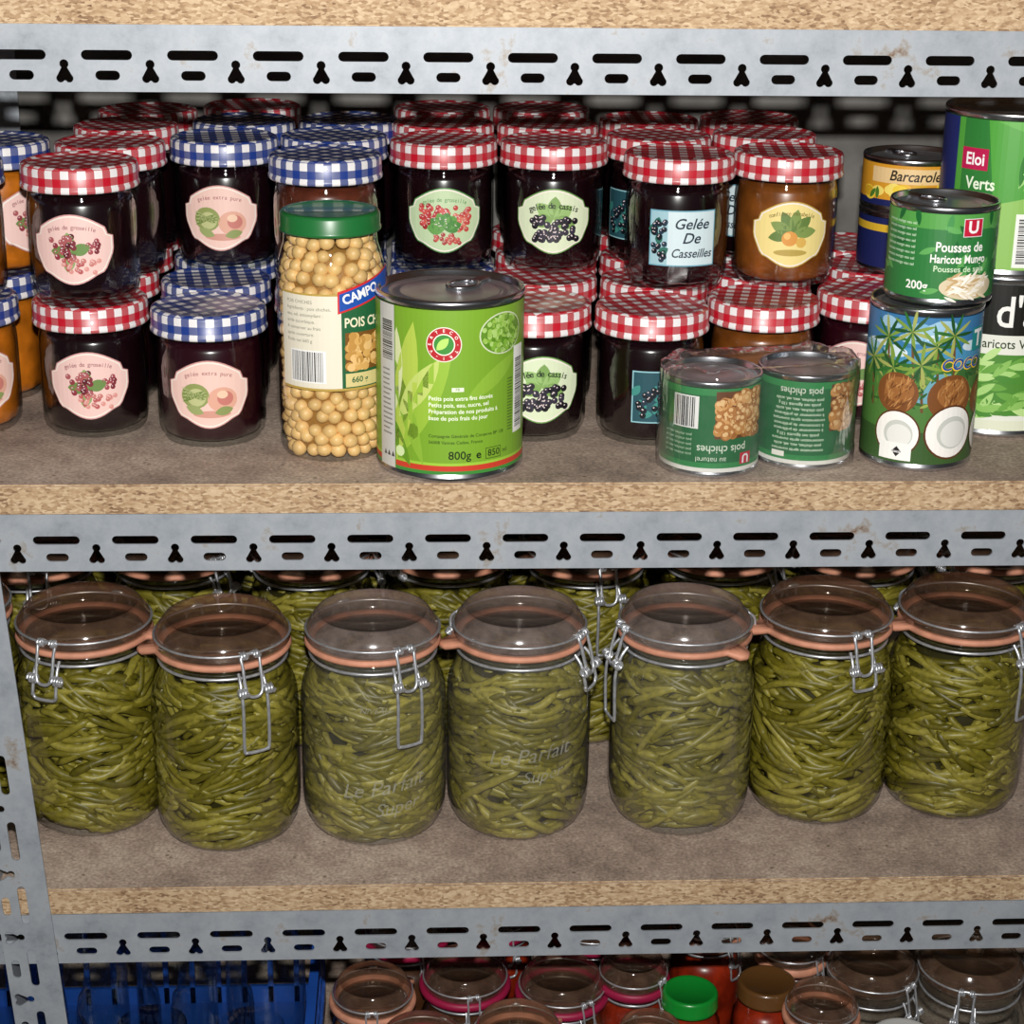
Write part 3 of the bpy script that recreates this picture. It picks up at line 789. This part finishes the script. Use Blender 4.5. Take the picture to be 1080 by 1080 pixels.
a.text('Barcarole', -.008, .0295, .0115, '201410', 4, bold=.015, shear=.25, sx=.92)
can('pineapple_can', 'flat yellow tin of pineapple stacked on navy tin', (.3340, .248, JH+.050), r, h, a.build('pine_label', r, 0), 0, tab=2.0)

# --- two small chickpea tins in film
TH2 = .0720
def small_tin(x, y, seed, var, rot, r):
    h = TH2; W = pi*r; a = Art(); rr = random.Random(seed)
    a.rect(-W, .005, W, h-.005, '1d6a3a', 0)
    a.rect(-W, .005, W, .010, 'e8e8e0', 1); a.rect(-W, .008, W, .012, '2f8a4a', 1.2)
    a.rect(-W, h-.010, W, h-.005, '2f8a4a', 1)
    x0 = -.002 if var == 0 else .012
    a.rect(x0, .030, x0+.042, h-.007, '6a3e18', 1.5)
    for i in range(120):
        px, py = x0+.002+rr.random()*.038, .032+rr.random()*.031
        t = rr.choice(['c88f4c', 'dca868', 'b87c3c', 'a86c30'])
        a.ell(px, py, .0036, .0036, t, 2+(i % 8)*.25, 12); a.ell(px-.0008, py+.001, .0018, .0016, 'ecc68c', 2.12+(i % 8)*.25, 8)
    if var == 0:
        a.text('pois chiches', .004, .0225, .0084, 'd8e4d0', 4, rot=pi, bold=.01, sx=.9)
        a.rect(.018, .010, .028, .0185, 'c41e3c', 4); a.text('U', .0230, .0143, .009, 'f6f6f6', 5, rot=pi, bold=.03)
        a.text('au naturel', -.004, .0145, .0055, 'd8e4d0', 4, rot=pi)
        a.barcode(-.033, .038, .018, .022, 3, seed=3)
        for i in range(5): a.text('pois chiches, eau, sel', -.030, .032-i*.0036, .0028, 'cfe8c8', 4, rot=pi)
    else:
        a.text('pois chiches', -.010, .060, .0075, 'd8e4d0', 4, rot=pi, bold=.01, sx=.85)
        for i in range(11):
            a.text(rr.choice(['pois chiches, eau, sel, acide', 'à consommer de préférence', 'poids net égoutté 130 g', 'conservation après ouverture']), -.011, .054-i*.0038, .0032, 'dcefd4', 4, rot=pi, bold=.01)
        a.rect(-.030, .010, -.020, .014, 'f2f2e6', 4)
    can('chickpea_can', 'small green tin of chickpeas wrapped in clear film', (x, y, 0), r, h, a.build('chick_label', r, 0), rot, rib=False)
T1, T2 = (.1460, .0435), (.2180, .059)
small_tin(*T1, 3, 0, .0, .0360)
small_tin(*T2, 4, 1, .0, .0352)
def film():
    A = Vector(T1); B = Vector(T2); d = (B-A).normalized(); n = Vector((-d.y, d.x))
    rr = random.Random(4); N = 96; bm = bmesh.new(); rings = []
    H = TH2
    for k, (z, R) in enumerate([(.001, .0377), (.006, .0376), (.012, .0380), (.018, .0377), (.025, .0380), (.032, .0376), (.039, .0380), (.046, .0379), (.053, .0376), (.060, .0380), (.067, .0379), (H+.002, .0380), (H+.0055, .0370), (H+.0068, .033), (H+.006, .027), (H+.0045, .022)]):
        ring = []
        for i in range(N):
            t = 2*pi*i/N; v = d*math.cos(t)+n*math.sin(t)
            c = B if math.cos(t) > 1e-6 else A
            p = c+v*R
            wob = .0007*math.sin(t*9+z*80)+rr.uniform(-.0004, .0005)
            ring.append(bm.verts.new((p.x+v.x*max(0, wob), p.y+v.y*max(0, wob), z+(.0012*math.sin(t*7)+rr.uniform(-.0006, .0006) if k > 11 else 0))))
        rings.append(ring)
    for k in range(len(rings)-1):
        for i in range(N):
            j = (i+1) % N; bm.faces.new([rings[k][i], rings[k][j], rings[k+1][j], rings[k+1][i]])
    o = bpy.data.objects.new('plastic_film', mesh_from_bm(bm, 'film', [FILM])); COL.objects.link(o)
    o['label'] = 'crinkled clear plastic film around two small tins'; o['category'] = 'plastic wrap'
film()

# =================================================================== PRESERVING JARS
RB = .0555
pj_prof = [(0, .003), (.034, .003), (.0395, 0), (.0440, .0012), (.0495, .0065), (.0530, .0140), (.0548, .0230), (RB, .034), (RB, .106), (.0550, .115), (.0535, .1225), (.0505, .130), (.0478, .1365), (.0465, .142),
                  (.0465, .147), (.0490, .1490), (.0495, .1510), (.0470, .1525), (.0430, .1525), (.0425, .140)]
pj_glass = lathe(pj_prof, 96, [GLASS], 'pj_glass')
pj_glass_d = lathe(pj_prof, 96, [GLASS_DUSTY], 'pj_glass_dusty')
lid_prof = [(0, .1510), (.038, .1510), (.0415, .1545), (.0480, .1558), (.0500, .1566), (.0510, .1590), (.0504, .1640), (.0490, .1680), (.0462, .1720), (.0440, .1752), (.0425, .1768),
                (.0405, .1768), (.0385, .1745), (.0310, .1738), (.0295, .1726), (0, .1722)]
pj_lid = lathe(lid_prof, 80, [GLASS_LID], 'pj_lid')
pj_lid_d = lathe(lid_prof, 80, [GLASS_LID_D], 'pj_lid_dusty')
def seal(mat, name, grow=0):
    bm = bmesh.new(); N = 72; prof = [(.0440, .1525), (.0505+grow, .1518-grow*.3), (.0518+grow, .1540), (.0508+grow, .1565+grow*.3), (.0440, .1562)]
    rings = []
    for i in range(N):
        t = 2*pi*i/N; dt = abs(((t+pi) % (2*pi))-pi); ex = .012*math.exp(-(dt/.13)**4)
        ring = []
        for q, (r, z) in enumerate(prof):
            rr_ = r+(ex if 0 < q < 4 else 0); ring.append(bm.verts.new((rr_*math.cos(t), rr_*math.sin(t), z-(ex*.15 if 0 < q < 4 else 0))))
        rings.append(ring)
    for i in range(N):
        A, B = rings[i], rings[(i+1) % N]
        for q in range(5): bm.faces.new([A[q], B[q], B[(q+1) % 5], A[(q+1) % 5]])
    bmesh.ops.recalc_face_normals(bm, faces=bm.faces[:])
    return mesh_from_bm(bm, name, [mat])
seal_o = seal(RUBBER, 'seal_orange'); seal_r = seal(RUBBER_RED, 'seal_red', .0040); seal_o2 = seal(RUBBER, 'seal_orange_wide', .0035)
neck_wire = curve_mesh([(ringpts(.0478, .1450, 64), True)], .0012, WIRE, 'neck_wire')
def coil(x, y, z, r, turns=3):
    return [(x+r*math.cos(t), y+.0022*t/(2*pi)-.003, z+r*math.sin(t)) for t in [2*pi*i/10 for i in range(10*turns+1)]]
def clasp_mesh(long=True):
    # +X is outward
    paths = []
    L = .060 if long else .028
    b = .1500
    lever = smooth_path([(.0500, -.0085, b), (.0560, -.0095, b-.008), (.0600, -.0098, b-.024), (.0595, -.0098, b-L+.004), (.0595, -.0070, b-L), (.0595, .0070, b-L), (.0595, .0098, b-L+.004),
                         (.0600, .0098, b-.024), (.0560, .0095, b-.008), (.0500, .0085, b)], 5)
    paths.append((lever, False))
    link = smooth_path([(.0515, -.0060, .1640), (.0515, .0060, .1640), (.0545, .0068, .1560), (.0590, .0060, b-.012), (.0600, .0000, b-.016), (.0590, -.0060, b-.012), (.0545, -.0068, .1560)], 5, True)
    paths.append((link, True))
    paths.append((coil(.0590, -.0095, b-.012, .0028), False)); paths.append((coil(.0590, .0110, b-.012, .0028), False))
    paths.append((coil(.0515, -.0040, .1640, .0022, 2), False)); paths.append((coil(.0515, .0060, .1640, .0022, 2), False))
    return curve_mesh(paths, .0013, WIRE, 'clasp')
def hinge_mesh():
    p = [smooth_path([(.0490, -.007, .1450), (.0545, -.007, .1500), (.0555, -.006, .1600), (.0500, -.004, .1655), (.0500, .004, .1655), (.0555, .006, .1600), (.0545, .007, .1500), (.0490, .007, .1450)], 4)]
    return curve_mesh([(q, False) for q in p]+[(coil(.0545, -.0065, .150, .0024), False), (coil(.0545, .0080, .150, .0024), False)], .0012, WIRE, 'hinge')
lid_wire = curve_mesh([(ringpts(.0508, .1640, 64), True)], .0009, WIRE, 'lid_wire')
clasp_l = clasp_mesh(True); clasp_s = clasp_mesh(False); hinge = hinge_mesh()
def prof_r(z, pr=pj_prof[1:15]):
    for (r0, z0), (r1, z1) in zip(pr[1:], pr[2:]):
        if z0 <= z <= z1: return r0+(r1-r0)*(z-z0)/(z1-z0)
    return .0395 if z < .003 else .0465
def beans_mesh(seed):
    rr = random.Random(seed)
    verts = []; faces = []; rnd = []
    S = 6; NR = 12
    def bean(th0, z0, r0, al, L, rad, bend, dr):
        val = rr.random(); base = len(verts)
        pts = []
        for k in range(NR):
            s = (k/(NR-1)-.5)*L
            th = th0+s*math.cos(al)/r0; z = z0+s*math.sin(al)+bend*((2*s/L)**2-.3)
            rr_ = r0+dr*(2*s/L)
            z = min(max(z, .0065), .137)
            rr_ = min(rr_, prof_r(z)-.0014-rad)
            pts.append(Vector((rr_*math.cos(th), rr_*math.sin(th), z)))
        for k in range(NR):
            tan = (pts[min(k+1, NR-1)]-pts[max(k-1, 0)])
            if tan.length < 1e-6: tan = Vector((0, 0, 1))
            tan.normalize(); up = Vector((pts[k].x, pts[k].y, 0)).normalized(); side = tan.cross(up)
            if side.length < 1e-6: side = Vector((0, 0, 1))
            side.normalize(); u2 = side.cross(tan)
            w = rad*(1 if 0 < k < NR-1 else .35)*(1+.07*math.sin(k*2.1+th0*7))
            for q in range(S):
                a_ = 2*pi*q/S; verts.append(pts[k]+side*w*math.cos(a_)+u2*w*math.sin(a_)); rnd.append(val)
        for k in range(NR-1):
            for q in range(S):
                faces.append((base+k*S+q, base+k*S+(q+1) % S, base+(k+1)*S+(q+1) % S, base+(k+1)*S+q))
        faces.append(tuple(base+q for q in range(S))[::-1]); faces.append(tuple(base+(NR-1)*S+q for q in range(S)))
    for i in range(170):
        bean(rr.uniform(0, 2*pi), rr.uniform(.006, .132), rr.uniform(.036, .044), rr.gauss(0, .45), rr.uniform(.05, .08), rr.uniform(.0026, .0034), rr.uniform(-.008, .008), rr.uniform(-.006, .006))
    for i in range(260):
        th = rr.uniform(0, 2*pi); z = rr.uniform(.004, .136)
        flow = .40*math.sin(th*2+seed)+.45*math.sin(z*70+th*1.5+seed*2)
        bean(th, z, rr.uniform(.0475, .0515), flow*.6+rr.gauss(0, .22), rr.uniform(.036, .075), rr.uniform(.0025, .0036), rr.uniform(-.009, .009), rr.uniform(-.004, .004))
    me = bpy.data.meshes.new('green_beans'); me.from_pydata([tuple(v) for v in verts], [], faces); me.update()
    at = me.attributes.new('rnd', 'FLOAT', 'POINT'); at.data.foreach_set('value', rnd)
    me.materials.append(BEAN); me.polygons.foreach_set('use_smooth', [True]*len(me.polygons))
    return me
BM = [beans_mesh(s) for s in (1, 2, 3, 4)]
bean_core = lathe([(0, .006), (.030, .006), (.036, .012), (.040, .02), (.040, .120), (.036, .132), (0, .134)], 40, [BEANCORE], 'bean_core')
def emb(txts):
    out = []
    for t, x, y, s, ro in txts:
        a = Art(); a.text(t, x, y, s, 'ffffff', 1, shear=.35, bold=-.002, rot=ro)
        out.append(a.build('emboss', RB, .0, 0, mat_override=EMBOSS))
    return out
EM3 = emb([('NIVEAU', .002, .119, .0065, 0), ('Le Parfait', .008, .055, .017, .12), ('Super', .018, .038, .015, .12)])
EM4 = emb([('Le Parfait', .006, .078, .017, .1), ('Super', .016, .061, .014, .1)])
def pj(x, y, var, clasp, tab, long=True, em=None, desc='', z=SHELF_Z['low'], dusty=False):
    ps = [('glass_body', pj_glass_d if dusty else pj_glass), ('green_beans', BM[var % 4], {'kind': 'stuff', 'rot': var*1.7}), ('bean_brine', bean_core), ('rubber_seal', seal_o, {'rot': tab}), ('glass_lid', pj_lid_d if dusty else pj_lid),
          ('neck_wire', neck_wire), ('lid_wire', lid_wire), ('wire_clasp', clasp_l if long else clasp_s, {'rot': clasp}), ('wire_hinge', hinge, {'rot': clasp+pi})]
    for q in em or []: ps.append(('embossed_lettering', q))
    thing('preserving_jar', 'glass clip-top jar of green beans, orange seal'+desc, 'preserving jar', (x, y, z), 0, ps, group='jars of bottled green beans', scale=(1.04, 1.04, 1.045))
D = math.radians
# angles: -90deg faces the viewer, 0 to +x
pj(-.449, .160, 3, D(-60), D(200))
pj(-.331, .124, 0, D(-112), D(-8), False, desc=', short clasp')
pj(-.220, .097, 1, D(-62), D(188), desc=', hanging wire clasp')
pj(-.1030, .104, 2, D(-62), D(60), em=EM3, desc=', hanging clasp, embossed', dusty=True)
pj(.0130, .109, 3, D(-28), D(195), False, em=EM4, desc=', embossed lettering', dusty=True)
pj(.1455, .113, 4, D(195), D(-50), desc=', clasp at side', dusty=True)
pj(.2620, .128, 5, D(-70), D(190), False, desc=', short clasp')
pj(.3770, .133, 6, D(-48), D(190), desc=', hanging wire clasp')
for i, x in enumerate([-.400, -.280, -.160, -.040, .080, .200, .320, .440]):
    pj(x, .276+.006*(i % 2), i+1, D(-75+37*(i % 4)), D(190), i % 2 == 0)
for i, x in enumerate([-.340, -.22, -.10, .02, .140, .260, .380]):
    pj(x, .394, i+2, D(-75), D(190), False)

# =================================================================== BASE SHELF OBJECTS
ZB = SHELF_Z['base']
FOOD_BROWN = solid('brown_preserve', (.07, .024, .009), rough=.35, var=.5, scale=60, coat=.3)
FOOD_RED = solid('tomato_sauce', (.27, .020, .005), rough=.3, var=.5, scale=50, coat=.3)
ORANGEP = solid('orange_preserve', (.3, .11, .02), rough=.35, var=.4, scale=60)
def fill_pj(m, n): return lathe([(0, .006), (.040, .006), (.050, .014), (.0525, .025), (.0530, .034), (.0530, .106), (.050, .124), (.044, .134), (0, .134)], 48, [m], n)
pjf = {'brown': fill_pj(FOOD_BROWN, 'f1'), 'red': fill_pj(FOOD_RED, 'f2'), 'orange': fill_pj(ORANGEP, 'f3')}
for x, y, f, s, g, w, hz in [(-.108, .125, 'orange', 'o', -90, .68, .92), (-.080, .205, 'brown', 'r', -60, .72, 1.0), (-.066, .060, 'brown', 'r', -120, .74, .87), (-.028, .145, 'brown', 'r', -80, .72, .93),
                             (.014, .062, 'brown', 'o', -90, .74, .92), (.056, .132, 'brown', 'r', -60, .74, .92), (-.002, .225, 'red', 'r', -70, .72, 1.0), (.09, .22, 'brown', 'r', -70, .72, .95),
                             (.122, .045, 'red', 'o', -70, .56, .95), (.118, .135, 'red', 'r', -40, .58, .98), (.272, .080, 'red', 'o', -100, .60, .97), (.262, .165, 'red', 'o', -50, .60, 1.0), (.192, .205, 'red', 'o', -50, .62, 1.0)]:
    thing('preserving_jar', 'small clip-top jar with %s preserve and %s rubber seal' % (f, 'orange' if s == 'o' else 'crimson'), 'preserving jar', (x, y, ZB), 0,
          [('glass_body', pj_glass), ('preserve', pjf[f]), ('rubber_seal', seal_o2 if s == 'o' else seal_r, {'rot': D(40)}), ('glass_lid', pj_lid), ('neck_wire', neck_wire), ('lid_wire', lid_wire),
           ('wire_clasp', clasp_s, {'rot': D(g)}), ('wire_hinge', hinge, {'rot': D(g)+pi})], group='small clip-top jars on the base shelf', scale=(w, w, hz))
# screw lid jars
scr_glass = lathe([(0, .002), (.028, .002), (.032, 0), (.0355, .004), (.0365, .012), (.0365, .115), (.035, .126), (.030, .134), (.0290, .150)], 56, [GLASS], 'scr_glass')
scr_fill = lathe([(0, .004), (.030, .004), (.0345, .010), (.0350, .014), (.0350, .114), (.0335, .124), (.028, .133), (0, .134)], 48, [FOOD_RED], 'scr_fill')
def scr_lid(hx, nm):
    return lathe([(.0300, .1400), (.0318, .1400), (.0322, .1420), (.0315, .1430), (.0315, .1520), (.0305, .1540), (.028, .1550), (.026, .1540), (0, .1540)], 56, [solid('lid_'+nm, hexc(hx), rough=.3, coat=.4)], 'slid_'+nm)
SL = {'green': scr_lid('128a2e', 'green'), 'red': scr_lid('7a1c16', 'red'), 'gold': scr_lid('60401f', 'gold'), 'white': scr_lid('c0c0bc', 'white')}
def scr(x, y, c, hz=1, w=1, empty=False):
    ps = [('glass_body', scr_glass), ('lid', SL[c])]
    if not empty: ps.append(('tomato_sauce', scr_fill))
    thing('screw_lid_jar', '%s with %s metal screw lid' % ('empty glass jar' if empty else 'jar of red tomato sauce', c), 'food jar', (x, y, ZB), 0, ps, group='screw-lid jars on the base shelf', scale=(w, w, hz))
scr(.164, .108, 'green', 1.02, .76); scr(.232, .118, 'gold', 1.03, .80); scr(.198, .050, 'red', .92, .75)
scr(.335, .045, 'white', .98, .90, True)
for x, y, g, w, hz in [(.328, .135, -50, .78, .97), (.412, .125, -110, .90, 1.02), (.508, .125, -60, .92, 1.0)]:
    thing('preserving_jar', 'empty clear clip-top glass jar with wire clasp', 'preserving jar', (x, y, ZB), 0,
          [('glass_body', pj_glass), ('glass_lid', pj_lid), ('neck_wire', neck_wire), ('lid_wire', lid_wire), ('wire_clasp', clasp_s, {'rot': D(g)}), ('wire_hinge', hinge, {'rot': D(g)+pi})],
          group='empty clip-top jars on the base shelf', scale=(w, w, hz))
# blue crate
BLUE = solid('blue_plastic', hexc('2050a8'), rough=.35, var=.1, scale=40)
def crate():
    bm = bmesh.new(); x0, x1, y0, y1, H = -.52, -.160, .03, .33, .146; t = .004
    box_bm(bm, x0, y0, 0, x1, y1, .004)
    for za, zb in [(0, .022), (.060, .066), (.100, .106), (H-.012, H)]:
        e = .004 if zb == H else 0
        box_bm(bm, x0-e, y0-e, za, x1+e, y0+t, zb); box_bm(bm, x0-e, y1-t, za, x1+e, y1+e, zb)
        box_bm(bm, x0-e, y0, za, x0+t, y1, zb); box_bm(bm, x1-t, y0, za, x1+e, y1, zb)
    n = 14
    for i in range(n+1):
        x = x0+(x1-x0-.005)*i/n
        box_bm(bm, x, y0, .004, x+.005, y0+t, H-.005); box_bm(bm, x, y1-t, .004, x+.005, y1, H-.005)
    for i in range(12):
        y = y0+(y1-y0-.005)*i/11
        box_bm(bm, x0, y, .004, x0+t, y+.005, H-.005); box_bm(bm, x1-t, y, .004, x1, y+.005, H-.005)
    o = bpy.data.objects.new('crate', mesh_from_bm(bm, 'crate', [BLUE], smooth=False)); COL.objects.link(o); o.location = (0, 0, ZB)
    o['label'] = 'blue slatted plastic crate holding empty glass jars'; o['category'] = 'crate'
crate()
for i, (x, y) in enumerate([(-.21, .085), (-.292, .09), (-.374, .085), (-.456, .09), (-.25, .165), (-.332, .165), (-.414, .165), (-.21, .245), (-.292, .245), (-.374, .245)]):
    thing('empty_glass_jar', 'empty clear glass jar inside the blue crate', 'glass jar', (x, y, ZB+.004), 0, [('glass_body', scr_glass)], group='empty jars in the crate', scale=(1, 1, .94))

# =================================================================== LIGHT + CAMERA
w = bpy.data.worlds.new('World'); scene.world = w; w.use_nodes = True
w.node_tree.nodes['Background'].inputs['Color'].default_value = (.9, .95, 1, 1)
w.node_tree.nodes['Background'].inputs['Strength'].default_value = .03
cam = bpy.data.cameras.new('camera'); cam.sensor_width = 36; cam.lens = 36*2000/1080
co = bpy.data.objects.new('camera', cam); COL.objects.link(co)
R = Matrix.Rotation(D(-3.0), 4, 'Z') @ Matrix.Rotation(D(70.05), 4, 'X') @ Matrix.Rotation(D(.75), 4, 'Z')
co.matrix_world = Matrix.Translation((-.0665, -1.27, .44)) @ R; scene.camera = co
cam.clip_start = .01
fl = bpy.data.lights.new('camera_flash', 'AREA'); fl.shape = 'RECTANGLE'; fl.size = .035; fl.size_y = .02; fl.energy = 26.5; fl.color = (1, .97, .94)
fo = bpy.data.objects.new('camera_flash', fl); COL.objects.link(fo)
fo.location = (-.0605, -1.26, .535); fo.rotation_euler = (D(86), 0, D(-2.3))
